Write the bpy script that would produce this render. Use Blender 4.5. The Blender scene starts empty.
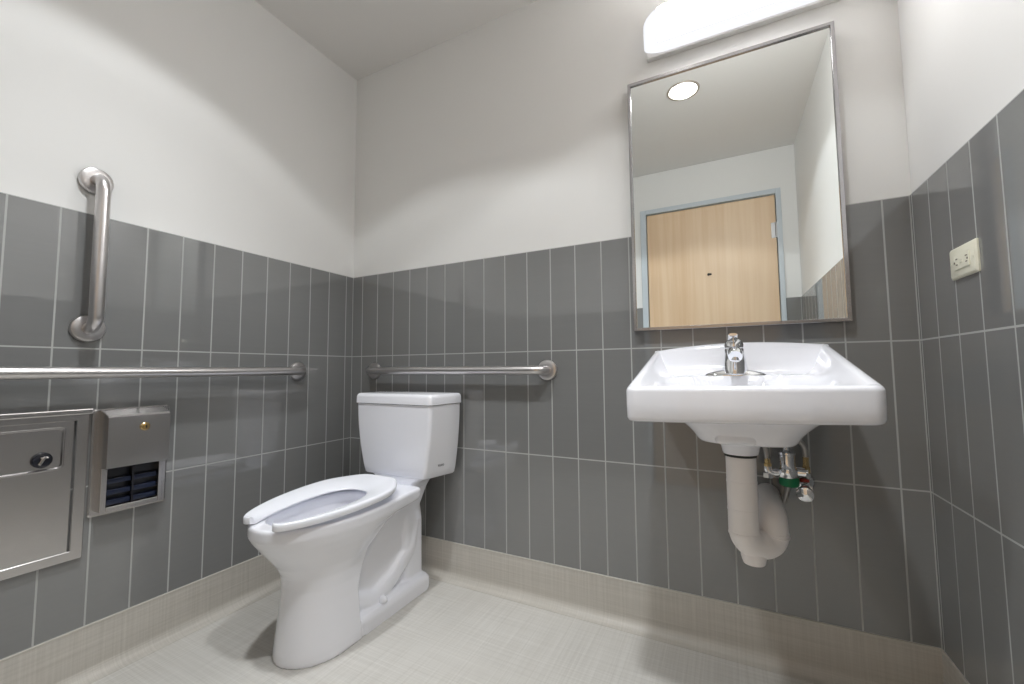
import bpy, bmesh, math, random
from mathutils import Vector, Matrix
random.seed(3)
SC = bpy.context.scene
COL = SC.collection
PI = math.pi

# ------------------------------------------------------------------ room data (metres)
W = 2.1933          # right wall tile face
D = 1.93            # opposite (door) wall
H = 2.463           # ceiling
TT = 1.3812         # top of the tile
TB = 0.1524         # bottom of the tile / top of the base
PITCH = 0.103165    # tile width with grout

# ------------------------------------------------------------------ materials
def principled(name, color, rough=0.5, metal=0.0, spec=0.5, coat=0.0, coat_rough=0.03):
    m = bpy.data.materials.new(name); m.use_nodes = True
    b = m.node_tree.nodes['Principled BSDF']
    b.inputs['Base Color'].default_value = (*color, 1)
    b.inputs['Roughness'].default_value = rough
    b.inputs['Metallic'].default_value = metal
    b.inputs['Specular IOR Level'].default_value = spec
    b.inputs['Coat Weight'].default_value = coat
    b.inputs['Coat Roughness'].default_value = coat_rough
    return m
def srgb(r, g, b):
    f = lambda c: (c/255/12.92) if c/255 <= 0.04045 else ((c/255+0.055)/1.055)**2.4
    return (f(r), f(g), f(b))
def nodes(m): return m.node_tree.nodes, m.node_tree.links, m.node_tree.nodes['Principled BSDF']
def math_node(m, op, a=None, b=None, c=None):
    n = m.node_tree.nodes.new('ShaderNodeMath'); n.operation = op
    for i, v in enumerate((a, b, c)):
        if v is None: continue
        if isinstance(v, (int, float)): n.inputs[i].default_value = v
        else: m.node_tree.links.new(v, n.inputs[i])
    return n.outputs[0]
def coords(m):
    n = m.node_tree.nodes.new('ShaderNodeTexCoord'); return n.outputs['Object']
def noise(m, vec, scale, detail=3.0, mapping=None, rough=0.5):
    N, L, _ = nodes(m)
    if mapping:
        mp = N.new('ShaderNodeMapping'); mp.inputs['Scale'].default_value = mapping
        L.new(vec, mp.inputs['Vector']); vec = mp.outputs[0]
    n = N.new('ShaderNodeTexNoise'); n.inputs['Scale'].default_value = scale
    n.inputs['Detail'].default_value = detail; n.inputs['Roughness'].default_value = rough
    L.new(vec, n.inputs['Vector']); return n.outputs['Fac']
def maprange(m, v, a, b, c, d, smooth=False):
    n = m.node_tree.nodes.new('ShaderNodeMapRange')
    if smooth: n.interpolation_type = 'SMOOTHSTEP'
    m.node_tree.links.new(v, n.inputs[0])
    for i, x in enumerate((a, b, c, d)): n.inputs[1+i].default_value = x
    return n.outputs[0]
def mix(m, f, c1, c2):
    n = m.node_tree.nodes.new('ShaderNodeMix'); n.data_type = 'RGBA'
    for s, v in ((n.inputs[0], f), (n.inputs[6], c1), (n.inputs[7], c2)):
        if isinstance(v, tuple): s.default_value = (*v, 1)
        elif isinstance(v, (int, float)): s.default_value = v
        else: m.node_tree.links.new(v, s)
    return n.outputs[2]
def bump(m, h, strength, dist):
    n = m.node_tree.nodes.new('ShaderNodeBump')
    n.inputs['Strength'].default_value = strength; n.inputs['Distance'].default_value = dist
    m.node_tree.links.new(h, n.inputs['Height']); return n.outputs[0]

def tile_material(name, axis, offset, sign=1.0):
    m = principled(name, (0.17, 0.18, 0.178), 0.06, spec=0.5)
    N, L, B = nodes(m)
    sep = N.new('ShaderNodeSeparateXYZ'); co = coords(m); L.new(co, sep.inputs[0])
    along = sep.outputs[axis]
    if sign < 0: along = math_node(m, 'MULTIPLY', along, -1.0)
    z = sep.outputs[2]
    t = math_node(m, 'DIVIDE', math_node(m, 'SUBTRACT', along, offset), PITCH)
    cell = math_node(m, 'FLOOR', t)
    f = math_node(m, 'SUBTRACT', t, cell)
    dv = math_node(m, 'MULTIPLY', math_node(m, 'MINIMUM', f, math_node(m, 'SUBTRACT', 1.0, f)), PITCH)
    d = dv
    for zz in (TB, 0.5585, 0.9698):
        d = math_node(m, 'MINIMUM', d, math_node(m, 'ABSOLUTE', math_node(m, 'SUBTRACT', z, zz)))
    for e in ((0.0, W) if axis == 0 else (0.0, D)):
        d = math_node(m, 'MINIMUM', d, math_node(m, 'ABSOLUTE', math_node(m, 'SUBTRACT', along, e)))
    g0 = maprange(m, d, 0.0015, 0.0026, 1.0, 0.0, True)
    top = maprange(m, math_node(m, 'ABSOLUTE', math_node(m, 'SUBTRACT', z, TT)), 0.0015, 0.0026, 1.0, 0.0, True)
    g = math_node(m, 'MAXIMUM', g0, top)
    row = math_node(m, 'FLOOR', math_node(m, 'DIVIDE', math_node(m, 'SUBTRACT', z, TB), 0.4096))
    cmb = N.new('ShaderNodeCombineXYZ'); L.new(cell, cmb.inputs[0]); L.new(row, cmb.inputs[1])
    wn = N.new('ShaderNodeTexWhiteNoise'); wn.noise_dimensions = '3D'; L.new(cmb.outputs[0], wn.inputs['Vector'])
    tc = mix(m, maprange(m, wn.outputs['Value'], 0, 1, 0, 1), TILE_A, TILE_B)
    # faint horizontal brush in the glaze
    br = noise(m, co, 1.0, 3.0, (3, 3, 90))
    tc = mix(m, maprange(m, br, 0.35, 0.7, 0.0, 0.18), tc, TILE_C)
    L.new(mix(m, g, tc, GROUT), B.inputs['Base Color'])
    L.new(maprange(m, g, 0, 1, 0.035, 0.75), B.inputs['Roughness'])
    L.new(maprange(m, g, 0, 1, 1.0, 0.1), B.inputs['Specular IOR Level'])
    wav = noise(m, co, 5.0, 1.0)
    hgt = math_node(m, 'ADD', math_node(m, 'MULTIPLY', g0, -0.6), math_node(m, 'MULTIPLY', wav, 0.25))
    edge = maprange(m, d, 0.0018, 0.006, -0.5, 0.0, True)
    hgt = math_node(m, 'ADD', hgt, edge)
    L.new(bump(m, hgt, 0.16, 0.001), B.inputs['Normal'])
    return m
TILE_A = srgb(121, 122, 122); TILE_B = srgb(126, 127, 127); TILE_C = srgb(131, 132, 131)
GROUT = srgb(178, 180, 178)

def paint_material(name, col, rough=0.55):
    m = principled(name, col, rough, spec=0.3)
    N, L, B = nodes(m)
    L.new(bump(m, noise(m, coords(m), 180.0, 2.0), 0.06, 0.002), B.inputs['Normal'])
    return m
M = {}
M['paint'] = paint_material('wall_paint', (0.80, 0.80, 0.79))
M['ceiling'] = paint_material('ceiling_paint', (0.76, 0.745, 0.725), 0.7)
M['tile_back'] = tile_material('tile_back', 0, 0.06854)
M['tile_left'] = tile_material('tile_left', 1, 0.04414, -1)
M['tile_right'] = tile_material('tile_right', 1, 0.1152, -1)
M['tile_front'] = tile_material('tile_front', 0, 0.03)

def linoleum(name, vertical=None, ca=srgb(188, 185, 179), cb=srgb(209, 207, 202)):
    m = principled(name, (0.45, 0.43, 0.4), 0.42, spec=0.35)
    N, L, B = nodes(m); co = coords(m)
    if vertical is None: s1, s2 = (2.5, 160, 1), (160, 2.5, 1)
    elif vertical == 'x': s1, s2 = (2.5, 1, 160), (160, 1, 2.5)
    else: s1, s2 = (1, 2.5, 160), (1, 160, 2.5)
    a = noise(m, co, 1.0, 4.0, s1, 0.6); b = noise(m, co, 1.0, 4.0, s2, 0.6)
    c = noise(m, co, 3.0, 3.0)
    w = math_node(m, 'ADD', math_node(m, 'MULTIPLY', a, 0.5), math_node(m, 'MULTIPLY', b, 0.5))
    w = math_node(m, 'ADD', math_node(m, 'MULTIPLY', w, 0.8), math_node(m, 'MULTIPLY', c, 0.2))
    col = mix(m, maprange(m, w, 0.36, 0.62, 0, 1), ca, cb)
    L.new(col, B.inputs['Base Color'])
    L.new(bump(m, w, 0.12, 0.001), B.inputs['Normal'])
    return m
M['floor'] = linoleum('linen_sheet_floor')
M['base_x'] = linoleum('linen_base_x', 'x', srgb(178, 174, 166), srgb(201, 197, 190))
M['base_y'] = linoleum('linen_base_y', 'y', srgb(178, 174, 166), srgb(201, 197, 190))
M['cap'] = principled('base_cap', srgb(196, 192, 184), 0.4)
M['ceramic'] = principled('white_ceramic', (0.85, 0.86, 0.91), 0.12, spec=0.5, coat=0.3)
M['seat'] = principled('white_seat_plastic', (0.85, 0.865, 0.92), 0.22, spec=0.5)
M['chrome'] = principled('chrome', (0.82, 0.83, 0.85), 0.07, 1.0)
M['brass'] = principled('brass', (0.70, 0.52, 0.25), 0.25, 1.0)
M['frame'] = principled('mirror_frame_steel', (0.46, 0.455, 0.47), 0.2, 1.0)
M['glass'] = principled('mirror_glass', (0.86, 0.89, 0.88), 0.0, 1.0)
M['white_plastic'] = principled('white_plastic', (0.82, 0.81, 0.80), 0.4)
M['hinge'] = principled('hinge_satin', (0.45, 0.45, 0.46), 0.45, 0.8)
M['pipe'] = principled('white_pipe_cover', (0.86, 0.83, 0.82), 0.5)
M['dark'] = principled('dark_matte', (0.03, 0.03, 0.03), 0.6)
M['black'] = principled('black_enamel_and_shade', (0.012, 0.013, 0.02), 0.2)
M['navy'] = principled('shaded_navy_plastic', (0.012, 0.019, 0.05), 0.25)  # navy plastic, with the slot's depth shading in its dark tone
M['green'] = principled('green_band', srgb(12, 122, 78), 0.4)
M['red'] = principled('red_band', srgb(150, 40, 30), 0.4)
M['ivory'] = principled('ivory_plastic', srgb(228, 226, 208), 0.35)
M['hose'] = principled('braided_hose', (0.42, 0.41, 0.40), 0.4, 0.7)
M['door_paint'] = principled('door_frame_paint', srgb(196, 205, 212), 0.35)
M['logo'] = principled('logo_ink', (0.12, 0.13, 0.16), 0.4)
M['slot'] = principled('slot_dark', (0.10, 0.07, 0.05), 0.6)

def brushed(name, col, rough, stretch, bs):
    m = principled(name, col, rough, 1.0)
    N, L, B = nodes(m); co = coords(m)
    n = noise(m, co, 1.0, 3.0, stretch)
    L.new(maprange(m, n, 0.3, 0.7, rough-0.012, rough+0.015), B.inputs['Roughness'])
    if bs > 0: L.new(bump(m, n, bs, 0.0005), B.inputs['Normal'])
    return m
M['steel'] = principled('satin_sheet_steel', (0.56, 0.545, 0.54), 0.27, 1.0)
M['bar_steel'] = principled('satin_steel', (0.64, 0.62, 0.62), 0.3, 1.0)

def wood():
    m = principled('maple_veneer', srgb(222, 186, 140), 0.38, spec=0.4)
    N, L, B = nodes(m); co = coords(m)
    a = noise(m, co, 1.0, 5.0, (26, 26, 0.9), 0.6)
    b = noise(m, co, 1.0, 2.0, (5, 5, 0.25))
    w = math_node(m, 'ADD', math_node(m, 'MULTIPLY', a, 0.55), math_node(m, 'MULTIPLY', b, 0.45))
    L.new(mix(m, maprange(m, w, 0.35, 0.65, 0, 1), srgb(217, 185, 150), srgb(232, 207, 177)), B.inputs['Base Color'])
    return m
M['wood'] = wood()

def emission(name, col, strength):
    m = bpy.data.materials.new(name); m.use_nodes = True
    nt = m.node_tree; nt.nodes.clear()
    e = nt.nodes.new('ShaderNodeEmission'); o = nt.nodes.new('ShaderNodeOutputMaterial')
    e.inputs[0].default_value = (*col, 1); e.inputs[1].default_value = strength
    nt.links.new(e.outputs[0], o.inputs[0]); return m
BEAM_W = 58.0
VANITY_E, LENS_E, SPOT_W, SPOT_A = 44.0, 10.0, 21.0, 117.0
M['vanity_glow'] = emission('vanity_diffuser_glow', (1.0, 0.98, 0.965), VANITY_E)
M['vanity_end'] = emission('vanity_end_glow', (0.94, 0.95, 1.0), 0.98)
M['ring'] = principled('downlight_ring', (0.35, 0.31, 0.26), 0.4)
M['lens_glow'] = emission('downlight_lens_glow', (1.0, 0.97, 0.93), LENS_E)

# ------------------------------------------------------------------ helpers
def mesh_obj(name, bm, mat, parent=None, smooth=False, angle=None, kind=None):
    """bm holds world coordinates; the object's origin is its parent thing's base."""
    bmesh.ops.recalc_face_normals(bm, faces=bm.faces[:])
    me = bpy.data.meshes.new(name)
    if parent is not None:
        base = parent.get('base_loc', None)
        if base is not None: bmesh.ops.translate(bm, verts=bm.verts[:], vec=-Vector(base))
    bm.to_mesh(me); bm.free()
    if smooth:
        for p in me.polygons: p.use_smooth = True
        if angle is not None:
            try: me.set_sharp_from_angle(angle=math.radians(angle))
            except Exception: pass
    me.materials.append(mat)
    o = bpy.data.objects.new(name, me); COL.objects.link(o)
    if parent is not None:
        o.parent = parent
        if parent.get('base_loc') is not None: o['base_loc'] = tuple(parent['base_loc'])
    if kind: o['kind'] = kind
    return o
def thing(name, loc, label, cat, group=None):
    o = bpy.data.objects.new(name, None); COL.objects.link(o)
    o.empty_display_size = 0.05; o.location = loc; o['base_loc'] = tuple(loc)
    o['label'] = label; o['category'] = cat
    if group: o['group'] = group
    return o
def box(bm, x0, x1, y0, y1, z0, z1, bevel=0.0, seg=2):
    t = bmesh.new()
    bmesh.ops.create_cube(t, size=1.0)
    for v in t.verts:
        v.co = Vector((x0+(v.co.x+.5)*(x1-x0), y0+(v.co.y+.5)*(y1-y0), z0+(v.co.z+.5)*(z1-z0)))
    if bevel > 0:
        bmesh.ops.bevel(t, geom=t.edges[:], offset=bevel, segments=seg, profile=0.5, affect='EDGES')
    join(bm, t)
def join(bm, t):
    me = bpy.data.meshes.new('tmp'); t.to_mesh(me); t.free(); bm.from_mesh(me); bpy.data.meshes.remove(me)
def newbox(*a, **k):
    b = bmesh.new(); box(b, *a, **k); return b
def loft(bm, rings, cap0=True, cap1=True, closed=True):
    R = [[bm.verts.new(p) for p in r] for r in rings]
    n = len(R[0])
    for a, b in zip(R, R[1:]):
        for i in range(n if closed else n-1):
            j = (i+1) % n
            try: bm.faces.new((a[i], a[j], b[j], b[i]))
            except ValueError: pass
    if cap0: bm.faces.new(list(reversed(R[0])))
    if cap1: bm.faces.new(R[-1])
    return R
def fillet(pts, rad, seg=10):
    pts = [Vector(p) for p in pts]; out = [pts[0]]
    for i in range(1, len(pts)-1):
        p = pts[i]; a = (pts[i-1]-p); b = (pts[i+1]-p)
        r = rad[i-1] if isinstance(rad, (list, tuple)) else rad
        la, lb = a.length, b.length; a.normalize(); b.normalize()
        ang = a.angle(b)
        if ang > PI-0.01: out.append(p); continue
        t = min(r/math.tan(ang/2), la*.49 if i > 1 else la*.98, lb*.49 if i < len(pts)-2 else lb*.98)
        rr = t*math.tan(ang/2)
        c = p+(a+b).normalized()*(rr/math.sin(ang/2))
        s = p+a*t-c; e = p+b*t-c; tot = s.angle(e); ax = s.cross(e).normalized()
        for k in range(seg+1):
            out.append(c+Matrix.Rotation(tot*k/seg, 3, ax) @ s)
    out.append(pts[-1]); return out
def sweep(bm, path, radius, n=20, caps=True):
    path = [Vector(p) for p in path]; rings = []
    T = []
    for i in range(len(path)):
        a = path[max(0, i-1)]; b = path[min(len(path)-1, i+1)]; T.append((b-a).normalized())
    up = Vector((0, 0, 1)) if abs(T[0].z) < .9 else Vector((1, 0, 0))
    u = T[0].cross(up).normalized()
    for i, p in enumerate(path):
        u = (u-T[i]*u.dot(T[i])).normalized(); v = T[i].cross(u)
        r = radius(i/(len(path)-1)) if callable(radius) else radius
        rings.append([p+(u*math.cos(2*PI*k/n)+v*math.sin(2*PI*k/n))*r for k in range(n)])
    loft(bm, rings, caps, caps)
def lathe(bm, origin, axis, prof, n=32):
    """prof: list of (distance along axis, radius)"""
    axis = Vector(axis).normalized(); origin = Vector(origin)
    up = Vector((0, 0, 1)) if abs(axis.z) < .9 else Vector((1, 0, 0))
    u = axis.cross(up).normalized(); v = axis.cross(u)
    rings = [[origin+axis*d+(u*math.cos(2*PI*k/n)+v*math.sin(2*PI*k/n))*max(r, 1e-4) for k in range(n)] for d, r in prof]
    loft(bm, rings)
def lerp(a, b, t): return a+(b-a)*t
def sstep(t): t = max(0, min(1, t)); return t*t*(3-2*t)
def interp(tab, x):
    if x <= tab[0][0]: return tab[0][1]
    for (x0, y0), (x1, y1) in zip(tab, tab[1:]):
        if x <= x1: return lerp(y0, y1, (x-x0)/(x1-x0))
    return tab[-1][1]
def rounded_poly(pts, rads, seg=8):
    """2-D closed polygon with rounded corners"""
    out = []; n = len(pts)
    for i in range(n):
        p = Vector(pts[i]); a = Vector(pts[i-1])-p; b = Vector(pts[(i+1) % n])-p
        r = rads[i] if isinstance(rads, (list, tuple)) else rads
        a.normalize(); b.normalize()
        ang = math.acos(max(-1, min(1, a.dot(b))))
        t = r/math.tan(ang/2); c = p+(a+b).normalized()*(r/math.sin(ang/2))
        s = p+a*t-c; e = p+b*t-c
        a0 = math.atan2(s.y, s.x); a1 = math.atan2(e.y, e.x); da = (a1-a0+PI) % (2*PI)-PI
        for k in range(seg+1):
            q = a0+da*k/seg; out.append((c.x+r*math.cos(q), c.y+r*math.sin(q)))
    return out
def rrect(cx, cy, hx, hy, r, seg=8):
    return rounded_poly([(cx-hx, cy-hy), (cx+hx, cy-hy), (cx+hx, cy+hy), (cx-hx, cy+hy)], r, seg)
def inset2(poly, d):
    """offset a counter-clockwise polygon inwards"""
    n = len(poly); out = []
    for i in range(n):
        p0 = Vector(poly[i-1]); p1 = Vector(poly[(i+1) % n]); t = (p1-p0)
        if t.length < 1e-9: out.append(poly[i]); continue
        t.normalize(); nr = Vector((-t.y, t.x))
        out.append((poly[i][0]+nr.x*d, poly[i][1]+nr.y*d))
    return out

# ------------------------------------------------------------------ the room
def struct(name, bm, mat, parent=None, smooth=False):
    o = mesh_obj(name, bm, mat, parent, smooth)
    o['kind'] = 'structure'
    return o
G = 0.006
struct('floor', newbox(-.1, W+.1, -D-.1, .1, -.1, 0), M['floor'])
# ceiling with two round holes for the downlights
DLR = 0.078
LAMPS = [(1.556, -0.965), (0.72, -1.04)]
def ceiling_panel(b, x0, x1, cx0, cy0):
    n = 48; y0, y1 = -D-.1, .1
    ring = []; outer = []
    for k in range(n):
        a = 2*PI*k/n; c, s = math.cos(a), math.sin(a)
        ring.append((cx0+DLR*c, cy0+DLR*s))
        t = 1e9
        if c > 1e-9: t = min(t, (x1-cx0)/c)
        if c < -1e-9: t = min(t, (x0-cx0)/c)
        if s > 1e-9: t = min(t, (y1-cy0)/s)
        if s < -1e-9: t = min(t, (y0-cy0)/s)
        outer.append((cx0+t*c, cy0+t*s))
    for cx, cy in ((x0, y0), (x0, y1), (x1, y0), (x1, y1)):
        i = min(range(n), key=lambda q: (outer[q][0]-cx)**2+(outer[q][1]-cy)**2); outer[i] = (cx, cy)
    lv = {}
    for z in (H, H+.12):
        lv[z] = ([b.verts.new((x, y, z)) for x, y in ring], [b.verts.new((x, y, z)) for x, y in outer])
    for i in range(n):
        j = (i+1) % n
        for z in lv: b.faces.new((lv[z][0][i], lv[z][0][j], lv[z][1][j], lv[z][1][i]))
        b.faces.new((lv[H][0][i], lv[H][0][j], lv[H+.12][0][j], lv[H+.12][0][i]))
        b.faces.new((lv[H][1][i], lv[H][1][j], lv[H+.12][1][j], lv[H+.12][1][i]))
def ceiling_bm():
    b = bmesh.new()
    ceiling_panel(b, -.1, 1.14, *LAMPS[1]); ceiling_panel(b, 1.14, W+.1, *LAMPS[0])
    return b
struct('ceiling', ceiling_bm(), M['ceiling'])
wl = struct('wall_left', newbox(-.1, -G, -D-.1, .1, 0, H), M['paint'])
struct('tile_wainscot', newbox(-G, 0, -D, 0, TB, TT), M['tile_left'], wl)
wb = struct('wall_back', newbox(-G, W+G, G, .1, 0, H), M['paint'])
struct('tile_wainscot', newbox(0, W, 0, G, TB, TT), M['tile_back'], wb)
wr = struct('wall_right', newbox(W+G, W+.1, -D-.1, .1, 0, H), M['paint'])
struct('tile_wainscot', newbox(W, W+G, -D, 0, TB, TT), M['tile_right'], wr)
# wall with the door
DX0, DX1, DZ = 1.145, 2.105, 2.165       # outside of the door frame
FX0, FX1, FZ = 1.192, 2.070, 2.125       # door leaf
fb = bmesh.new()
box(fb, -G, DX0+.01, -D-.1, -D-G, 0, H); box(fb, DX1-.01, W+G, -D-.1, -D-G, 0, H)
box(fb, DX0+.01, DX1-.01, -D-.1, -D-G, DZ-.01, H)
wf = struct('wall_front', fb, M['paint'])
tb = bmesh.new(); box(tb, 0, DX0, -D-G, -D, TB, TT); box(tb, DX1, W, -D-G, -D, TB, TT)
struct('tile_wainscot', tb, M['tile_front'], wf)

def base_profile():
    p = [(0.0, TB-.003), (0.0035, TB-.005)]
    r = 0.032
    for k in range(9):
        a = PI/2*k/8
        p.append((0.0035+r-r*math.cos(a), 0.0015+r-r*math.sin(a)))
    p += [(0.042, 0.0008), (0.042, -.002), (0.0, -.002)]
    return p
def base_strip(name, p0, p1, nrm, mat):
    """a coved base running p0 -> p1 on the wall, nrm pointing into the room"""
    b = bmesh.new(); nrm = Vector(nrm)
    rings = [[Vector(q)+nrm*d+Vector((0, 0, z)) for d, z in base_profile()] for q in (p0, p1)]
    loft(b, rings)
    o = struct(name, b, mat)
    c = bmesh.new(); P0, P1 = Vector(p0), Vector(p1)
    a = [P0, P1, P0+nrm*.0045, P1+nrm*.0045]
    xs = [v.x for v in a]; ys = [v.y for v in a]
    box(c, min(xs), max(xs), min(ys), max(ys), TB-.0045, TB+.0005, .0006, 1)
    struct('cap_strip', c, M['cap'], o)
base_strip('baseboard_back', (0, 0, 0), (W, 0, 0), (0, -1, 0), M['base_x'])
base_strip('baseboard_left', (0, 0, 0), (0, -D, 0), (1, 0, 0), M['base_y'])
base_strip('baseboard_right', (W, 0, 0), (W, -D, 0), (-1, 0, 0), M['base_y'])
base_strip('baseboard_front', (0, -D, 0), (DX0, -D, 0), (0, 1, 0), M['base_x'])
# door (seen in the mirror)
db = newbox(FX0, FX1, -D-.055, -D-.010, .008, FZ, .002)
door = struct('door_1', db, M['wood'])
f = bmesh.new()
box(f, DX0, FX0-.004, -D-.09, -D+.012, 0, DZ, .002); box(f, FX1+.004, DX1, -D-.09, -D+.012, 0, DZ, .002)
box(f, FX0-.004, FX1+.004, -D-.09, -D+.012, FZ+.005, DZ, .002)
struct('door_frame', f, M['door_paint'], door)
for z in (1.87, 1.05, .25):
    h = bmesh.new(); lathe(h, (FX1+.002, -D-.002, z-.055), (0, 0, 1), [(0, .0), (0, .008), (.11, .008), (.11, 0)], 16)
    box(h, FX1-.03, FX1+.03, -D-.0095, -D-.007, z-.055, z+.055)
    struct('hinge', h, M['hinge'], door)
h = bmesh.new()
lathe(h, (1.627, -D-.010, 1.60), (0, 1, 0), [(0, 0), (0, .010), (.004, .010), (.005, .005), (.02, .004), (.022, .006), (.026, .005), (.027, 0)], 16)
lathe(h, (1.640, -D-.010, 1.60), (0, 1, 0), [(0, 0), (0, .008), (.004, .008), (.006, .005), (.0065, 0)], 16)
struct('coat_hook', h, M['dark'], door)
h = bmesh.new()
lathe(h, (FX0+.07, -D-.010, .97), (0, 1, 0), [(0, 0), (0, .033), (.008, .031), (.01, .014), (.05, .012), (.055, 0)], 24)
sweep(h, fillet([(FX0+.07, -D+.035, .97), (FX0+.20, -D+.035, .97)], .01), .010, 14)
struct('door_handle', h, M['steel'], door, True)

# ------------------------------------------------------------------ toilet
TX = 0.470
toilet = thing('toilet', (TX, -.40, 0), 'white two-piece toilet with open-front seat in the tiled corner', 'toilet')
def bowl_ring(z, yn, yw, hw, yr, hr, nf=2.2, rc=.02, K=22):
    """closed outline: nose yn, widest hw at yw, rear end yr with half width hr"""
    def hwid(y):
        if y <= yw:
            t = min(1, max(0, (yw-y)/(yw-yn))); return hw*max(0, 1-t**nf)**(1/nf)
        w = lerp(hw, hr, sstep((y-yw)/(yr-yw)))
        if y > yr-rc:
            q = (y-(yr-rc))/rc; w -= rc*(1-math.sqrt(max(0, 1-q*q)))
        return w
    ys = []
    for k in range(K+1):
        a = PI/2*k/K; ys.append(yw-(yw-yn)*math.cos(a))
    for k in range(1, K//2+1): ys.append(lerp(yw, yr-rc, k/(K//2)))
    for k in range(1, 6): ys.append(yr-rc+rc*math.sin(PI/2*k/5))
    R = [(TX+hwid(y), y, z) for y in ys]
    Lh = [(TX-hwid(y), y, z) for y in reversed(ys[1:])]
    return R+Lh
b = bmesh.new()
outer = [
    (0.000, -.682, -.53, .123, -.465, .122, 2.0, .008),
    (0.030, -.681, -.53, .122, -.466, .121, 2.0, .008),
    (0.100, -.672, -.53, .116, -.470, .115, 2.0, .008),
    (0.160, -.664, -.53, .112, -.472, .111, 2.0, .008),
    (0.210, -.660, -.53, .112, -.465, .110, 2.0, .009),
    (0.250, -.664, -.53, .117, -.445, .110, 2.0, .012),
    (0.285, -.682, -.52, .129, -.425, .112, 2.0, .02),
    (0.320, -.710, -.51, .146, -.375, .118, 2.05, .03),
    (0.350, -.733, -.50, .160, -.340, .122, 2.1, .03),
    (0.375, -.752, -.49, .170, -.30, .135, 2.15, .03),
    (0.392, -.762, -.48, .176, -.205, .148, 2.15, .02),
    (0.400, -.766, -.48, .178, -.192, .150, 2.15, .02),
    (0.427, -.766, -.48, .178, -.192, .150, 2.15, .02),
    (0.434, -.761, -.48, .173, -.197, .145, 2.15, .02),
]
rings = [bowl_ring(z, yn, yw, hw, yr, hr, nf, rc) for z, yn, yw, hw, yr, hr, nf, rc in outer]
for z, yn, hw, yr in ((.434, -.715, .122, -.345), (.427, -.720, .116, -.350), (.400, -.722, .120, -.345), (.35, -.69, .105, -.395), (.30, -.62, .075, -.435), (.275, -.585, .055, -.445), (.268, -.56, .035, -.47)):
    rings.append(bowl_ring(z, yn, -.53, hw, yr, hw*.75, 2.1, hw*.6))
loft(b, rings)
# rear body, trapway and foot, merged with the bowl by a voxel remesh
def rbox_loft(bm, slices, seg=8):
    loft(bm, [[(x, y, z) for x, y in rrect(cx, cy, hx, hy, r, seg)] for z, cx, cy, hx, hy, r in slices])
rbox_loft(b, [(0, TX, -.30, .062, .20, .02), (.18, TX, -.29, .062, .19, .02), (.24, TX, -.26, .064, .15, .03), (.34, TX, -.22, .078, .12, .03), (.425, TX, -.19, .095, .12, .03)])
rbox_loft(b, [(0, TX, -.155, .084, .062, .03), (.28, TX, -.155, .080, .062, .03), (.34, TX, -.16, .072, .065, .03), (.425, TX, -.165, .095, .09, .03)])
rbox_loft(b, [(0, TX, -.285, .120, .195, .03), (.045, TX, -.285, .119, .195, .03), (.057, TX, -.285, .110, .187, .03), (.062, TX, -.285, .09, .17, .03)])
for sx in (-1, 1):
    sweep(b, fillet([(TX+sx*.045, -.48, .10), (TX+sx*.055, -.37, .06), (TX+sx*.050, -.27, .10), (TX+sx*.047, -.17, .17), (TX+sx*.043, -.14, .28)], .08, 8), .040, 16)
bowl = mesh_obj('bowl', b, M['ceramic'], toilet, True)
md = bowl.modifiers.new('merge', 'REMESH'); md.mode = 'VOXEL'; md.voxel_size = 0.004; md.use_smooth_shade = True
sm = bowl.modifiers.new('smooth', 'SMOOTH'); sm.factor = 0.5; sm.iterations = 5
for sx in (-1, 1):
    c = bmesh.new(); lathe(c, (TX+sx*.100, -.352, .058), (0, 0, 1), [(0, 0), (0, .016), (.010, .0155), (.018, .012), (.022, .006), (.023, 0)], 20)
    mesh_obj('bolt_cap', c, M['ceramic'], toilet, True)
# neck under the tank
c = bmesh.new(); rbox_loft(c, [(.415, TX, -.130, .095, .055, .03), (.44, TX, -.130, .110, .058, .03), (.462, TX, -.125, .15, .062, .03)])
mesh_obj('tank_neck', c, M['ceramic'], toilet, True, 40)
# tank
def tank_poly(hf, hr, yf, r=.018, yr=-.022, d=0.0):
    p = rounded_poly([(TX-hf, yf), (TX+hf, yf), (TX+hr, yr), (TX-hr, yr)], [r, r, .018, .018], 9)
    return inset2(p, d) if d else p
b = bmesh.new(); rings = []
XO = -.006
def tank_slice(z, d=0.0):
    t = (z-.458)/.297; q = 1-(1-max(0, t))**1.9
    return [(x+XO, y, z) for x, y in tank_poly(lerp(.162, .202, q), lerp(.203, .228, q), lerp(-.193, -.205, q), d=d)]
rings = [tank_slice(.457, .014), tank_slice(.459, .006), tank_slice(.465, .0015)]
for k in range(1, 13): rings.append(tank_slice(lerp(.465, .755, k/12)))
loft(b, rings)
tank = mesh_obj('tank', b, M['ceramic'], toilet, True, 50)
b = bmesh.new()
def lid_slice(z, d): return [(x+XO, y, z) for x, y in tank_poly(.207, .233, -.211, r=.02, yr=-.018, d=d)]
loft(b, [lid_slice(.757, .002), lid_slice(.7585, .0), lid_slice(.785, .001), lid_slice(.793, .004), lid_slice(.798, .010), lid_slice(.7995, .02)])
mesh_obj('tank_lid', b, M['ceramic'], toilet, True, 50)
b = bmesh.new(); t2 = bmesh.new()
loft(t2, [[(x+XO, y, z) for x, y in tank_poly(.198, .224, -.201, d=.003)] for z in (.752, .759)]); join(b, t2)
mesh_obj('lid_seam', b, M['dark'], toilet)  # dark strip filling the seam between tank and lid
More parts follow.
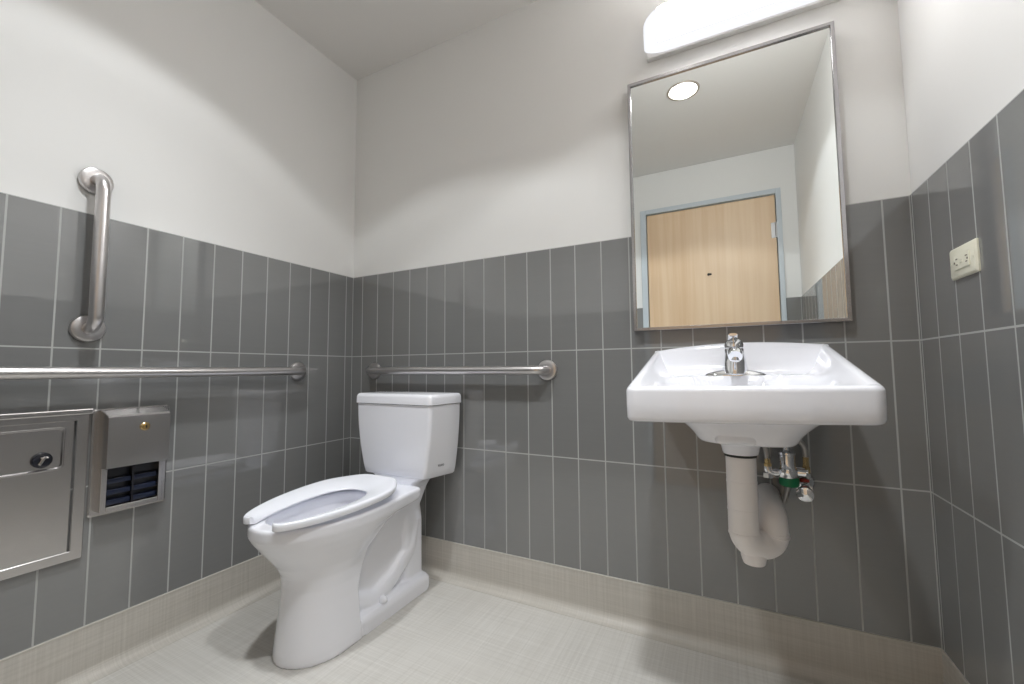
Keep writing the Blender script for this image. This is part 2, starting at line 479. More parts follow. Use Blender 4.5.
# maker's mark low on the right flank of the tank
def text_mesh(body, size, extrude):
    cu = bpy.data.curves.new('t', 'FONT'); cu.body = body; cu.size = size; cu.extrude = extrude
    cu.align_x = 'CENTER'; cu.align_y = 'CENTER'
    o = bpy.data.objects.new('t', cu); COL.objects.link(o)
    me = bpy.data.meshes.new_from_object(o.evaluated_get(bpy.context.evaluated_depsgraph_get()))
    bpy.data.objects.remove(o); b = bmesh.new(); b.from_mesh(me); bpy.data.meshes.remove(me); return b
tb = text_mesh('TOTO', .012, .0008)
z0 = .507; t0 = (z0-.458)/.297; q0 = 1-(1-t0)**1.9
A = Vector((TX+XO+lerp(.162, .202, q0), lerp(-.193, -.205, q0), z0)); B2 = Vector((TX+XO+lerp(.203, .228, q0), -.022, z0))
t1 = t0+.05; q1 = 1-(1-t1)**1.9
A1 = Vector((TX+XO+lerp(.162, .202, q1), lerp(-.193, -.205, q1), z0+.05*.297))
ux = (B2-A).normalized(); uy = (A1-A); uy = (uy-ux*uy.dot(ux)).normalized(); uz = ux.cross(uy)
pos = A.lerp(B2, .44)+uz*.0006
mt = Matrix((ux, uy, uz)).transposed().to_4x4(); mt.translation = pos
bmesh.ops.transform(tb, matrix=mt, verts=tb.verts[:])
lg = mesh_obj('maker_mark', tb, M['logo'], tank); lg['label'] = 'small grey letters on the tank flank'
# seat: open-front ring, dished inwards
def seat_bm():
    b = bmesh.new()
    zt = lambda y: .461+(.79+y)*.044
    gap = .056; SXC = TX+.010
    half = [(-.790, .030), (-.783, .056), (-.764, .083), (-.735, .108), (-.70, .127), (-.65, .147), (-.60, .161), (-.54, .171), (-.48, .175), (-.43, .174), (-.39, .166), (-.355, .150), (-.325, .124), (-.303, .106), (-.286, .094), (-.277, .086), (-.274, .074), (-.273, .04), (-.273, 0)]
    inner = [(-.738, .056), (-.732, .057), (-.722, .060), (-.70, .069), (-.67, .077), (-.63, .086), (-.58, .092), (-.54, .0935), (-.50, .092), (-.465, .087), (-.44, .080), (-.42, .070), (-.403, .056), (-.393, .041), (-.388, .02), (-.387, 0)]
    def resample(t, n):
        d = [0]
        for (a0, a1), (b0, b1) in zip(t, t[1:]): d.append(d[-1]+math.hypot(b0-a0, b1-a1))
        o = []
        for k in range(n):
            s = d[-1]*k/(n-1)
            i = max(j for j in range(len(d)) if d[j] <= s+1e-9); i = min(i, len(t)-2)
            f = (s-d[i])/(d[i+1]-d[i]); o.append((lerp(t[i][0], t[i+1][0], f), lerp(t[i][1], t[i+1][1], f)))
        return o
    n = 40
    ho = resample([(-.757, gap-.003), (-.768, gap-.001), (-.774, gap+.004), (-.7755, gap+.011)]+[p for p in half if p[1] > gap+.02 or p[0] > -.5], n)
    hi = resample(inner, n)
    po = [(SXC+w, y) for y, w in ho]+[(SXC-w, y) for y, w in reversed(ho[:-1])]
    pi = [(SXC+w, y) for y, w in hi]+[(SXC-w, y) for y, w in reversed(hi[:-1])]
    # smooth both lines a little
    def sm(p, it=3):
        for _ in range(it):
            p = [p[0]]+[((p[i-1][0]+2*p[i][0]+p[i+1][0])/4, (p[i-1][1]+2*p[i][1]+p[i+1][1])/4) for i in range(1, len(p)-1)]+[p[-1]]
        return p
    po, pi = sm(po), sm(pi)
    # cross-section from outside bottom, over the crest, to inside bottom; t = across, h = height offset
    sec = [(.02, -.021), (0, -.018), (0, -.007), (.015, -.003), (.05, -.0008), (.10, 0), (.2, -.0005), (.45, -.005), (.75, -.011), (.92, -.0175), (.985, -.021), (1, -.0235), (.98, -.0265), (.5, -.0235)]
    rows = []
    for (xo, yo), (xi, yi) in zip(po, pi):
        rows.append([(lerp(xo, xi, t), lerp(yo, yi, t), zt(lerp(yo, yi, t))+h) for t, h in sec])
    loft(b, rows)
    return b
seat = mesh_obj('seat', seat_bm(), M['seat'], toilet, True, 60)
for sx in (-1, 1):
    h = bmesh.new(); box(h, TX+sx*.07-.018, TX+sx*.07+.018, -.315, -.290, .432, .456, .004)
    mesh_obj('seat_hinge', h, M['seat'], toilet, True, 40)

# ------------------------------------------------------------------ wall-hung sink
SX = 1.739
sink = thing('sink', (SX, -.22, .69), 'white wall-hung sink with raised back edge under the mirror', 'sink')
def sink_outline(n_arc=9):
    fw, bw, yf, yb = .263, .249, -.455, -.001
    pts = [(SX-fw, yf+.010), (SX-fw*.5, yf-.006), (SX, yf-.011), (SX+fw*.5, yf-.006), (SX+fw, yf+.010), (SX+bw, yb), (SX-bw, yb)]
    return rounded_poly(pts, [.030, .3, .3, .3, .030, .004, .004], n_arc)
def densify(p, step):
    out = []
    for i in range(len(p)):
        a = p[i]; b_ = p[(i+1) % len(p)]; d = math.hypot(b_[0]-a[0], b_[1]-a[1]); k = max(1, int(d/step))
        for j in range(k): out.append((lerp(a[0], b_[0], j/k), lerp(a[1], b_[1], j/k)))
    return out
SO = densify(sink_outline(), .012)
def rim_z(x, y):
    t = max(0, (y+.425)/.425)
    z = .856+.108*t
    if y > -.30: z += .017*sstep((y+.30)/.28)*max(0, 1-((x-SX)/.24)**2)
    return z
def floor_z(x, y):
    # ledge at the back, bowl in the middle
    led = lerp(.846, .874, sstep((y+.36)/.2))
    e = math.sqrt(((x-SX)/.205)**2+((y+.275)/.135)**2)
    bowl_d = .125*(1-sstep(e)) if e < 1 else 0
    bowl_d = .125*max(0, 1-e**2.6) if e < 1 else 0
    return led-bowl_d
def sink_bm():
    b = bmesh.new(); rings = []
    O = SO
    def ring(d, zf): return [(x, y, zf(x, y)) for x, y in (inset2(O, d) if d else O)]
    cx, cy = SX, -.25
    def toward(s, d0, zf):
        r = inset2(O, d0); return [(cx+(x-cx)*s, cy+(y-cy)*s, zf(cx+(x-cx)*s, cy+(y-cy)*s)) for x, y in r]
    low = lambda x, y: .770+.006*sstep((y+.45)/.3)+.016*(x-SX)
    # underside, from the middle out
    rings.append(toward(.12, .02, lambda x, y: .772)); rings.append(toward(.7, .02, lambda x, y: .772))
    rings.append(ring(.020, lambda x, y: .772)); rings.append(ring(.010, lambda x, y: low(x, y))); rings.append(ring(.003, lambda x, y: low(x, y)+.003)); rings.append(ring(.0, lambda x, y: low(x, y)+.010))
    rings.append(ring(-.001, lambda x, y: .81+.03*sstep((y+.45)/.4)))
    R = .014
    for k in range(0, 7):
        a = PI/2*k/6
        rings.append(ring(R*(1-math.cos(a))-.001, lambda x, y, a=a: rim_z(x, y)-R*(1-math.sin(a))))
    rings.append(ring(.017, lambda x, y: rim_z(x, y)-.0005))
    for d, t in ((.022, .06), (.026, .16), (.031, .32), (.037, .50), (.045, .68), (.054, .83), (.065, .94), (.078, 1.0)):
        rings.append(ring(d, lambda x, y, t=t: lerp(rim_z(x, y), min(floor_z(x, y), rim_z(x, y)), t)))
    for s in [1-.045*k for k in range(1, 22)]:
        rings.append(toward(s, .078, floor_z))
    loft(b, rings)
    for v in b.verts: v.co.z += (v.co.x-SX)*.016
    return b
basin = mesh_obj('basin', sink_bm(), M['ceramic'], sink, True, 60)
# bowl bulge below the apron
b = bmesh.new()
def ub(z, hx, hy, cy, r): return [(x, y, z) for x, y in rrect(SX+.010, cy, hx, hy, r, 8)]
loft(b, [ub(.778, .178, .16, -.245, .09), ub(.768, .166, .150, -.25, .09), ub(.757, .150, .140, -.255, .085), ub(.745, .136, .132, -.26, .08), ub(.733, .124, .122, -.265, .075), ub(.724, .117, .115, -.268, .07), ub(.716, .112, .11, -.27, .065), ub(.710, .106, .104, -.27, .06), ub(.707, .094, .094, -.27, .06), ub(.706, .06, .06, -.27, .05)])
mesh_obj('bowl_underside', b, M['ceramic'], sink, True)
b = bmesh.new(); box(b, SX-.06, SX+.034, -.386, -.33, .709, .774, .013, 4)
mesh_obj('overflow_channel', b, M['ceramic'], sink, True, 40)
b = bmesh.new(); lathe(b, (SX, -.275, .735), (0, 0, 1), [(0, 0), (0, .028), (.006, .026), (.007, .018), (.004, 0)], 24)
mesh_obj('drain_ring', b, M['chrome'], sink, True, 40)

# faucet
FY = -.105; FZ0 = .872
faucet = thing('faucet', (SX-.003, FY, FZ0), 'chrome single-lever faucet on the white sink', 'faucet')
fx = SX-.003
b = bmesh.new()
def oval(z, hx, hy, n=40): return [(fx+hx*math.copysign(abs(math.cos(2*PI*k/n))**.9, math.cos(2*PI*k/n)), FY+hy*math.copysign(abs(math.sin(2*PI*k/n))**.9, math.sin(2*PI*k/n)), z) for k in range(n)]
loft(b, [oval(FZ0-.002, .085, .031), oval(FZ0+.003, .085, .031), oval(FZ0+.009, .077, .028), oval(FZ0+.014, .062, .025), oval(FZ0+.018, .045, .022), oval(FZ0+.020, .028, .015)])
mesh_obj('base_plate', b, M['chrome'], faucet, True, 50)
b = bmesh.new()
lathe(b, (fx, FY, FZ0+.008), (0, 0, 1), [(0, 0), (0, .037), (.012, .0355), (.035, .031), (.06, .027), (.072, .0265), (.076, .024), (.078, 0)], 32)
mesh_obj('faucet_body', b, M['chrome'], faucet, True, 40)
b = bmesh.new()
sweep(b, [(fx, FY-.005, FZ0+.062), (fx, FY-.03, FZ0+.066), (fx, FY-.06, FZ0+.068), (fx, FY-.09, FZ0+.066), (fx, FY-.108, FZ0+.061), (fx, FY-.116, FZ0+.056)], lambda t: lerp(.022, .018, t), 24)
mesh_obj('spout', b, M['chrome'], faucet, True, 40)
b = bmesh.new(); lathe(b, (fx, FY-.106, FZ0+.052), (0, -.25, -1), [(0, 0), (0, .011), (.008, .011), (.009, .008), (.006, 0)], 20)
mesh_obj('aerator', b, M['chrome'], faucet, True, 40)
b = bmesh.new()
lathe(b, (fx, FY, FZ0+.086), (0, 0, 1), [(0, 0), (0, .0262), (.010, .0258), (.020, .022), (.027, .013), (.029, 0)], 32)
def lev(y, z, hx, hz): return [(fx-.003+hx*math.cos(2*PI*k/16), y, z+hz*math.sin(2*PI*k/16)) for k in range(16)]
loft(b, [lev(FY+.012, FZ0+.101, .0135, .008), lev(FY-.01, FZ0+.107, .0135, .0075), lev(FY-.04, FZ0+.115, .0125, .006), lev(FY-.062, FZ0+.120, .0125, .0055), lev(FY-.072, FZ0+.1215, .0115, .004)])
mesh_obj('lever_handle', b, M['chrome'], faucet, True, 40)

# ------------------------------------------------------------------ drain trap with white cover
trap = thing('drain_trap', (SX, -.27, .38), 'white covered drain trap hanging under the sink', 'drain pipe')
P0 = Vector((SX-.002, -.275, 0)); P1 = Vector((SX+.068, -.222, 0))
b = bmesh.new(); lathe(b, (P0.x, P0.y, .712), (0, 0, -1), [(0, 0), (0, .056), (.010, .051), (.022, .045), (.033, .043), (.039, .041), (.040, 0)], 28)
mesh_obj('outlet_boss', b, M['ceramic'], sink, True, 40)
b = bmesh.new(); lathe(b, (P0.x, P0.y, .6705), (0, 0, -1), [(0, 0), (0, .0385), (.004, .0385), (.005, 0)], 28)
mesh_obj('slip_ring', b, M['dark'], trap, True, 40)
b = bmesh.new()
path = fillet([(P0.x, P0.y, .666), (P0.x, P0.y, .436), (P1.x, P1.y, .436), (P1.x, P1.y, .466)], [.047, .047], 14)
sweep(b, path, lambda t: .0355, 28)
# a shallow band where the two halves of the cover meet, and folds
for z in (.60, .53, .47):
    lathe(b, (P0.x, P0.y, z), (0, 0, 1), [(-.006, .030), (-.003, .0361), (.003, .0361), (.006, .030)], 28)
mesh_obj('trap_cover', b, M['pipe'], trap, True, 50)
b = bmesh.new()
sweep(b, fillet([(P1.x, P1.y, .452), (P1.x, P1.y, .500), (P1.x+.004, 0.004, .504)], [.045], 12), .0345, 28)
mesh_obj('trap_arm', b, M['pipe'], trap, True, 50)
b = bmesh.new(); mid = (P0+P1)/2
lathe(b, (mid.x-.014, mid.y-.010, .409), (0, 0, -1), [(-.03, .030), (0, .030), (.012, .027), (.018, .025), (.019, 0)], 24)
mesh_obj('cleanout_cap', b, M['pipe'], trap, True, 50)
b = bmesh.new()
lathe(b, (P1.x, P1.y, .462), (.22, -.1, 1), [(-.004, .030), (-.003, .0366), (.003, .0366), (.004, .030)], 28)
mesh_obj('joint_seam', b, M['pipe'], trap, True, 50)

# ------------------------------------------------------------------ mixing valve and stop valve under the sink
VX, VY = 1.859, -.10
valve = thing('mixing_valve', (VX, VY, .60), 'chrome mixing valve with a green band under the sink', 'valve')
b = bmesh.new()
lathe(b, (VX-.002, VY, .585), (0, 0, 1), [(0, 0), (0, .024), (.004, .0265), (.022, .0265), (.026, .023), (.029, .0205), (.062, .0205), (.064, .0225), (.070, .0225), (.072, .016), (.076, .010), (.085, .008), (.086, 0)], 24)
lathe(b, (VX-.004, VY-.012, .602), (-.35, -1, 0), [(0, 0), (0, .0125), (.016, .0125), (.018, .009), (.019, 0)], 16)
lathe(b, (VX+.012, VY, .60), (1, -.1, 0), [(0, 0), (0, .012), (.03, .011), (.031, 0)], 16)
mesh_obj('valve_body', b, M['chrome'], valve, True, 40)
b = bmesh.new(); lathe(b, (VX+.002, VY, .560), (0, 0, 1), [(0, 0), (0, .021), (.004, .0245), (.022, .0245), (.026, .022), (.026, 0)], 24)
gb = mesh_obj('cap', b, M['green'], valve, True, 40); gb['label'] = 'green band at the foot of the valve'
b = bmesh.new()
sweep(b, fillet([(VX-.015, VY-.004, .598), (VX-.050, VY-.006, .592), (VX-.050, VY-.006, .612)], [.012], 8), .0115, 16)
lathe(b, (VX-.050, VY-.006, .580), (0, 0, 1), [(0, 0), (0, .014), (.014, .014), (.015, 0)], 6)
mesh_obj('inlet_elbow', b, M['chrome'], valve, True, 40)
b = bmesh.new(); lathe(b, (VX-.050, VY-.006, .606), (0, 0, 1), [(0, 0), (0, .0105), (.014, .0105), (.015, .008), (.03, .008), (.031, 0)], 6)
n1 = mesh_obj('hose_nut', b, M['brass'], valve)
b = bmesh.new(); sweep(b, fillet([(VX-.050, VY-.006, .632), (VX-.052, VY-.004, .668), (VX-.085, VY-.002, .70), (VX-.10, VY+.01, .768)], [.03, .03], 8), .0075, 14)
mesh_obj('supply_hose', b, M['hose'], valve, True, 50)
b = bmesh.new(); sweep(b, fillet([(VX+.0, VY+.0, .566), (VX-.012, VY+.03, .50), (VX-.014, VY+.098, .50)], [.03], 8), .007, 12)
mesh_obj('outlet_tube', b, M['hose'], valve, True, 50)

QX, QY = 1.905, -.07
stop = thing('stop_valve', (QX, QY, .56), 'chrome stop valve with round wall flange right of the mixing valve', 'valve')
b = bmesh.new(); lathe(b, (QX, 0, .553), (0, -1, 0), [(0, 0), (0, .032), (.004, .031), (.010, .024), (.014, .014), (.0145, 0)], 28)
mesh_obj('wall_flange', b, M['chrome'], stop, True, 40)
b = bmesh.new()
lathe(b, (QX, -.012, .553), (0, -1, 0), [(0, 0), (0, .009), (.045, .009), (.046, .013), (.075, .013), (.076, 0)], 20)
lathe(b, (QX+.001, -.072, .553), (0, 0, 1), [(0, 0), (0, .010), (.028, .010), (.029, .012), (.042, .012), (.043, 0)], 8)
lathe(b, (QX-.004, -.072, .600), (-1, 0, 0), [(-.008, 0), (-.008, .011), (.028, .011), (.030, 0)], 16)
mesh_obj('valve_body', b, M['chrome'], stop, True, 40)
b = bmesh.new(); lathe(b, (QX-.006, -.088, .545), (-.15, -1, -.1), [(0, 0), (0, .008), (.012, .008), (.013, .021), (.024, .0205), (.029, .012), (.030, 0)], 16)
mesh_obj('handle', b, M['chrome'], stop, True, 40)
b = bmesh.new(); lathe(b, (QX-.006, -.076, .571), (0, 0, 1), [(0, 0), (0, .0135), (.008, .0135), (.009, 0)], 12)
mesh_obj('band', b, M['red'], stop)
b = bmesh.new(); lathe(b, (QX+.001, -.072, .596), (0, 0, 1), [(0, 0), (0, .0105), (.016, .0105), (.017, .0085), (.045, .008), (.046, 0)], 6)
mesh_obj('hose_nut', b, M['brass'], stop)
b = bmesh.new(); sweep(b, fillet([(QX+.001, -.072, .640), (QX+.0, -.074, .668), (QX-.022, -.09, .700), (QX-.035, -.09, .768)], [.03, .03], 8), .0075, 14)
mesh_obj('supply_hose', b, M['hose'], stop, True, 50)

# ------------------------------------------------------------------ mirror
MX0, MX1, MZ0, MZ1 = 1.426, 2.042, 1.029, 1.943
mir = thing('mirror', ((MX0+MX1)/2, -.015, MZ0), 'tall rectangular mirror in a thin steel frame above the sink', 'mirror')
b = bmesh.new(); fw = .011
def fr(d, y): return [(MX0+d, y, MZ0+d), (MX1-d, y, MZ0+d), (MX1-d, y, MZ1-d), (MX0+d, y, MZ1-d)]
loft(b, [fr(0, -.001), fr(0, -.030), fr(.001, -.0315), fr(fw-.001, -.0315), fr(fw, -.030), fr(fw, -.001), fr(0, -.001)], False, False)
bmesh.ops.remove_doubles(b, verts=b.verts[:], dist=1e-6)
mesh_obj('mirror_frame', b, M['frame'], mir)
mesh_obj('mirror_glass', newbox(MX0+fw, MX1-fw, -.0245, -.003, MZ0+fw, MZ1-fw), M['glass'], mir)

# ------------------------------------------------------------------ vanity light
VL0, VL1 = 1.488, 2.085
van = thing('vanity_light', ((VL0+VL1)/2, -.04, 2.03), 'long white glowing wall light above the mirror', 'wall light')
b = bmesh.new()
zc, hz, dp = 2.105, .072, .098
def vsec(x, s):
    out = []
    for k in range(25):
        a = -PI/2+PI*k/24
        c, sn = math.cos(a), math.sin(a)
        out.append((x, -.016-(dp-.016)*s*abs(c)**.75, zc+hz*(.55+.45*s)*math.copysign(abs(sn)**.8, sn)))
    return out
secs = []
for k in range(9):
    a = PI/2*k/8; secs.append((VL0+.045*(1-math.sin(a)*1.0), .12+.88*math.sin(a)))
secs = [(VL0+.09*(1-math.cos(PI/2*k/8)), .06+.94*math.sin(PI/2*k/8)) for k in range(9)]
secs += [((VL0+VL1)/2, 1.0)]+[(VL1-(x-VL0), s) for x, s in reversed(secs)]
full = [vsec(x, s) for x, s in secs]
loft(b, [q[4:-4] for q in full[6:-8]], False, False, False)
mesh_obj('diffuser', b, M['vanity_glow'], van, True, 60)
for e in (full[:7], full[-9:]):
    b = bmesh.new(); loft(b, e); mesh_obj('end_cap', b, M['vanity_end'], van, True, 60)
for sl in (slice(0, 5), slice(-5, None)):
    b = bmesh.new()
    loft(b, [q[sl]+[(q[0][0], -.016, zc)] for q in full[6:-8]])
    mesh_obj('diffuser_edge', b, M['vanity_end'], van, True, 40)
b = bmesh.new(); box(b, VL0+.008, VL1-.008, -.0165, -.000+G, zc-hz-.008, zc+hz+.006, .003)
mesh_obj('wall_pan', b, M['white_plastic'], van)

# ------------------------------------------------------------------ recessed ceiling light
M['reflector'] = principled('downlight_reflector', (.80, .79, .77), .25, 1.0)
def downlight(lx, ly, label):
    dl = thing('downlight', (lx, ly, H), label, 'ceiling light', 'recessed ceiling lights'); n = 48
    circ = lambda r, z: [(lx+r*math.cos(2*PI*k/n), ly+r*math.sin(2*PI*k/n), H+z) for k in range(n)]
    b = bmesh.new(); pr = [(DLR-.003, 0.0), (DLR-.003, -.005), (DLR+.006, -.005), (DLR+.009, -.001), (DLR+.009, 0.0)]
    rv = [circ(r, z) for r, z in pr]
    loft(b, rv+[rv[0]], False, False); bmesh.ops.remove_doubles(b, verts=b.verts[:], dist=1e-6)
    mesh_obj('trim_ring', b, M['ring'], dl, True, 40)
    b = bmesh.new()
    loft(b, [circ(r, z) for r, z in [(DLR-.002, 0.0), (DLR-.003, .012), (DLR-.006, .032)]], False, False)
    mesh_obj('reflector', b, M['reflector'], dl, True)
    b = bmesh.new(); lathe(b, (lx, ly, H+.030), (0, 0, -1), [(0, 0), (0, .0715), (.006, .070), (.012, .045), (.014, .01), (.014, 0)], 40)
    mesh_obj('lens', b, M['lens_glow'], dl, True)
    sp = bpy.data.lights.new('downlight_lamp', 'SPOT'); sp.energy = SPOT_W; sp.spot_size = math.radians(SPOT_A); sp.spot_blend = .16
    sp.shadow_soft_size = .05; sp.color = (.95, .98, 1.0)
    so = bpy.data.objects.new('downlight_lamp', sp); COL.objects.link(so); so.parent = dl; so.location = (0, 0, .002)
    s2 = bpy.data.lights.new('downlight_reflector_beam', 'SPOT'); s2.energy = BEAM_W; s2.spot_size = math.radians(100); s2.spot_blend = 1.0
    s2.shadow_soft_size = .05; s2.color = sp.color
    so = bpy.data.objects.new('downlight_reflector_beam', s2); COL.objects.link(so); so.parent = dl; so.location = (0, 0, .002)
downlight(*LAMPS[0], 'round recessed ceiling light seen in the mirror')
downlight(*LAMPS[1], 'round recessed ceiling light over the toilet')

# ------------------------------------------------------------------ grab bars
def grab_bar(p0, p1, nrm, label):
    p0, p1, nrm = Vector(p0), Vector(p1), Vector(nrm)
    t = thing('grab_bar', (p0+p1)/2, label, 'grab bar', 'steel grab bars')
    b = bmesh.new(); off = nrm*.058
    sweep(b, fillet([p0+nrm*.004, p0+off, p1+off, p1+nrm*.004], [.040, .040], 12), .0172, 24)
    mesh_obj('rail', b, M['bar_steel'], t, True, 60)
    for p in (p0, p1):
        b = bmesh.new(); lathe(b, p, nrm, [(0, 0), (0, .0405), (.006, .0405), (.010, .038), (.0125, .031), (.013, .019), (.013, 0)], 36)
        mesh_obj('wall_flange', b, M['bar_steel'], t, True, 35)
    return t
grab_bar((.161, 0, .897), (1.083, 0, .894), (0, -1, 0), 'horizontal steel grab bar on the back wall above the toilet tank')
grab_bar((0, -.306, .897), (0, -1.373, .897), (1, 0, 0), 'long horizontal steel grab bar on the left wall above the steel cabinets')
grab_bar((0, -1.005, 1.030), (0, -1.005, 1.486), (1, 0, 0), 'short vertical steel grab bar at the top of the left wall tile')

# ------------------------------------------------------------------ recessed steel cabinet on the left wall
cab = thing('wall_cabinet', (0, -1.20, .355), 'large flat steel wall cabinet with a round black knob', 'wall cabinet')
cy1, cy0, cz0, cz1 = -.990, -1.42, .357, .785
b = bmesh.new()
def yzr(d, x, bot=0, top=0): return [(x, cy0+d, cz0+d+bot), (x, cy1-d, cz0+d+bot), (x, cy1-d, cz1-d-top), (x, cy0+d, cz1-d-top)]
fw = .028
loft(b, [yzr(0, .0005), yzr(0, .009), yzr(.002, .011), yzr(fw-.002, .011), yzr(fw, .009), yzr(fw, .0005), yzr(0, .0005)], False, False)
bmesh.ops.remove_doubles(b, verts=b.verts[:], dist=1e-6)
mesh_obj('cabinet_frame', b, M['steel'], cab)
b = bmesh.new(); box(b, .0, .026, cy0-.002, cy1+.003, cz1-.010, cz1+.006, .003)
mesh_obj('top_lip', b, M['steel'], cab)
# door panel with a pressed, rounded field
pb = bmesh.new()
y0, y1, z0, z1 = cy0+fw+.003, cy1-fw-.004, cz0+fw-.010, cz1-fw+.006
def yzround(y0, y1, z0, z1, r, x, seg=6): return [(x, y, z) for y, z in rounded_poly([(y0, z0), (y1, z0), (y1, z1), (y0, z1)], r, seg)]
fy0, fy1, fz0, fz1 = y0+.02, y1-.018, .622, z1-.020
loft(pb, [yzround(y0, y1, z0, z1, .002, .001), yzround(y0, y1, z0, z1, .002, .008), yzround(y0+.001, y1-.001, z0+.001, z1-.001, .002, .009), yzround(fy0, fy1, fz0, fz1, .014, .009), yzround(fy0+.002, fy1-.002, fz0+.002, fz1-.002, .013, .0105), yzround(fy0+.004, fy1-.004, fz0+.004, fz1-.004, .012, .0105), yzround(fy0+.007, fy1-.007, fz0+.007, fz1-.007, .011, .006)], True, True)
mesh_obj('panel', pb, M['steel'], cab)
b = bmesh.new(); KY, KZ = -1.084, .655
lathe(b, (.006, KY, KZ), (1, 0, 0), [(0, 0), (0, .021), (.005, .021), (.007, .018), (.0055, .014), (.0055, 0)], 32)
kn = mesh_obj('knob', b, M['black'], cab, True, 35); kn['label'] = 'round black knob'
b = bmesh.new(); box(b, .0115, .017, KY-.0035, KY+.0035, KZ-.013, KZ+.011, .0015)
bmesh.ops.rotate(b, verts=b.verts[:], cent=(0, KY, KZ), matrix=Matrix.Rotation(math.radians(-28), 3, 'X'))
t2 = bmesh.new(); box(t2, .0115, .0165, KY-.004, KY+.012, KZ+.004, KZ+.009, .0015); join(b, t2)
mesh_obj('thumb_turn', b, M['steel'], kn)

# ------------------------------------------------------------------ toilet paper dispenser
tp = thing('toilet_paper_dispenser', (0, -.886, .463), 'steel toilet paper dispenser with lock and open dark slot', 'dispenser')
dy0, dy1, dz0, dz1 = -.983, -.789, .465, .786
b = bmesh.new()
def yzf(y0, y1, z0, z1, x): return [(x, y0, z0), (x, y1, z0), (x, y1, z1), (x, y0, z1)]
oy0, oy1, oz0, oz1 = -.953, -.824, .492, .612
loft(b, [yzround(dy0, dy1, dz0, dz1, .008, .0005), yzround(dy0, dy1, dz0, dz1, .008, .005), yzround(dy0+.004, dy1-.004, dz0+.004, dz1-.004, .006, .008)], True, True)
mesh_obj('wall_plate', b, M['steel'], tp)
b = bmesh.new()   # lower frame round the opening
for a in ((oy0-.014, oy0, oz0-.012, .6095), (oy1, oy1+.011, oz0-.012, .6095), (oy0, oy1, oz0-.012, oz0)):
    box(b, .004, .038, a[0], a[1], a[2], a[3], .001)
mesh_obj('slot_frame', b, M['steel'], tp)
b = bmesh.new()   # hood: sloped top, open below
hy0, hy1 = -.967, -.812
sec = [(.006, .783), (.062, .768), (.068, .762), (.070, .612), (.067, .610), (.0640, .6105), (.006, .6105)]
loft(b, [[(x, y, z) for x, z in sec] for y in (hy0, hy0+.001, hy1-.001, hy1)])
mesh_obj('hood', b, M['steel'], tp)
b = bmesh.new(); lathe(b, (.069, -.879, .727), (1, 0, 0), [(0, 0), (0, .0125), (.003, .0125), (.005, .010), (.005, .006), (.008, .0055), (.0085, 0)], 24)
lk = mesh_obj('lock', b, M['brass'], tp, True, 35); lk['label'] = 'brass key lock'
b = bmesh.new(); box(b, .0775, .0785, -.8805, -.8775, .7225, .7315); mesh_obj('keyhole', b, M['black'], lk)
b = bmesh.new(); box(b, .0075, .0095, oy0, oy1, oz0, .613); mesh_obj('slot_shade', b, M['black'], tp)  # black panel: depth shade of the recess put into the colour
my = (oy0+oy1)/2
for z in (.505, .535, .568):
    for ya, yb in ((oy0+.002, my-.003), (my+.003, oy1-.002)):
        b = bmesh.new(); box(b, .010, .030, ya, yb, z-.010, z+.006, .003)
        mesh_obj('roller', b, M['navy'], tp, True, 40)
b = bmesh.new(); box(b, .010, .033, my-.0025, my+.0025, oz0, .60); mesh_obj('divider', b, M['black'], tp)

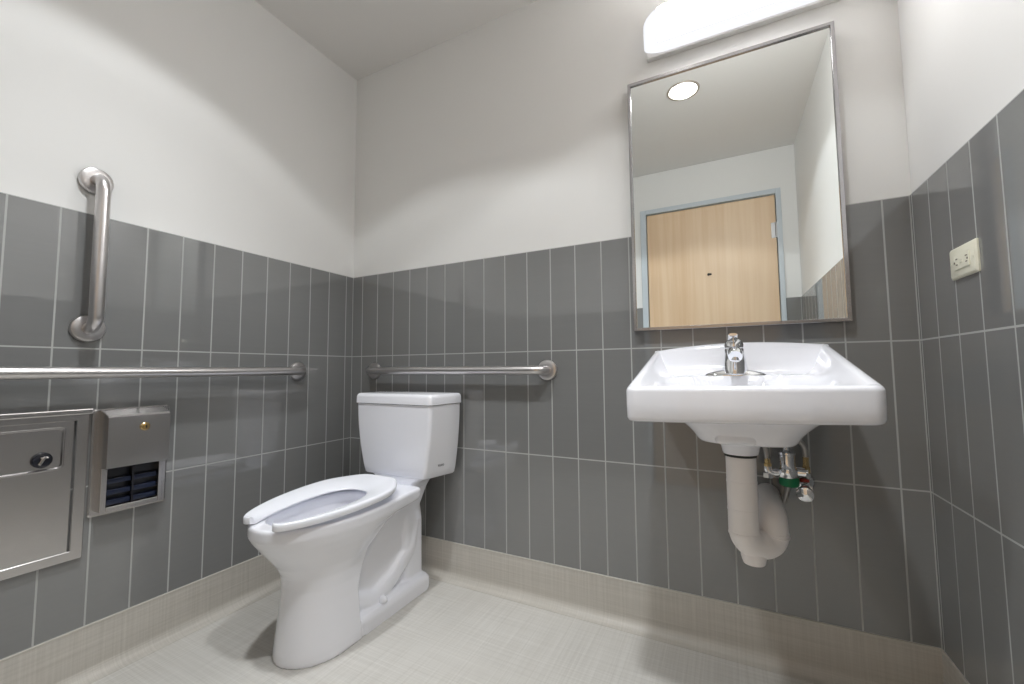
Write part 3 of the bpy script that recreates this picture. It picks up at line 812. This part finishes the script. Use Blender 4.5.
# ------------------------------------------------------------------ outlet on the right wall
oy, oz = -.271, 1.131
out = thing('outlet', (W, oy, oz), 'ivory electrical outlet turned sideways on the right wall tile', 'outlet')
def yzo(hy, hz, r, x): return [(x, y, z) for y, z in rrect(oy, oz, hy, hz, r, 5)]
b = bmesh.new(); loft(b, [yzo(.057, .0355, .003, W), yzo(.057, .0355, .003, W-.003), yzo(.0525, .031, .003, W-.0065)])
mesh_obj('cover_plate', b, M['ivory'], out, True, 30)
b = bmesh.new(); loft(b, [yzo(.034, .0168, .002, W-.005), yzo(.034, .0168, .002, W-.0078), yzo(.033, .0158, .002, W-.0082)])
ins = mesh_obj('socket_face', b, M['ivory'], out, True, 30)
for s in (-1, 1):
    for dy, dz, hy, hz in ((s*.021-.003, .007, .0042, .001), (s*.021-.003, -.006, .0034, .001), (s*.021+.007*s, .0, .002, .002)):
        b = bmesh.new(); box(b, W-.0088, W-.0079, oy+dy-hy, oy+dy+hy, oz+dz-hz, oz+dz+hz); mesh_obj('slot', b, M['slot'], ins)
b = bmesh.new(); box(b, W-.0090, W-.0079, oy-.005, oy+.005, oz-.004, oz+.004, .001); mesh_obj('reset_button', b, M['ivory'], ins)
for s in (-1, 1):
    b = bmesh.new(); lathe(b, (W-.0062, oy+s*.0485, oz), (-1, 0, 0), [(0, 0), (0, .003), (.001, .0026), (.0012, 0)], 12); mesh_obj('screw', b, M['ivory'], out)

# ------------------------------------------------------------------ lights, world, camera
w = bpy.data.worlds.new('World'); SC.world = w; w.use_nodes = True
w.node_tree.nodes['Background'].inputs[0].default_value = (0.5, 0.5, 0.5, 1); w.node_tree.nodes['Background'].inputs[1].default_value = 0.0

yaw, pitch, roll = math.radians(-26.96376519), math.radians(3.8008246), math.radians(-0.43280291)
fwd = Vector((math.sin(yaw)*math.cos(pitch), math.cos(yaw)*math.cos(pitch), math.sin(pitch)))
rt = Vector((math.cos(yaw), -math.sin(yaw), 0)); up = rt.cross(fwd)
r2 = rt*math.cos(roll)+up*math.sin(roll); u2 = -rt*math.sin(roll)+up*math.cos(roll)
cd = bpy.data.cameras.new('camera'); cam = bpy.data.objects.new('camera', cd); COL.objects.link(cam)
cd.sensor_width = 36; cd.sensor_fit = 'HORIZONTAL'; cd.lens = 416.6257*36/1024; cd.clip_start = .02
mt = Matrix((r2, u2, -fwd)).transposed().to_4x4(); mt.translation = Vector((1.7082391, -1.5385205, .896599)); cam.matrix_world = mt
SC.camera = cam

for o in bpy.data.objects:
    if 'base_loc' in o: del o['base_loc']
vs = SC.view_settings
vs.view_transform = 'Standard'; vs.look = 'None'; vs.gamma = 1.0; vs.exposure = 0.12; vs.use_curve_mapping = False
cy = SC.cycles
cy.use_denoising = True; cy.max_bounces = 12; cy.diffuse_bounces = 6; cy.glossy_bounces = 8
cy.sample_clamp_indirect = 6.0; cy.caustics_reflective = False; cy.caustics_refractive = False
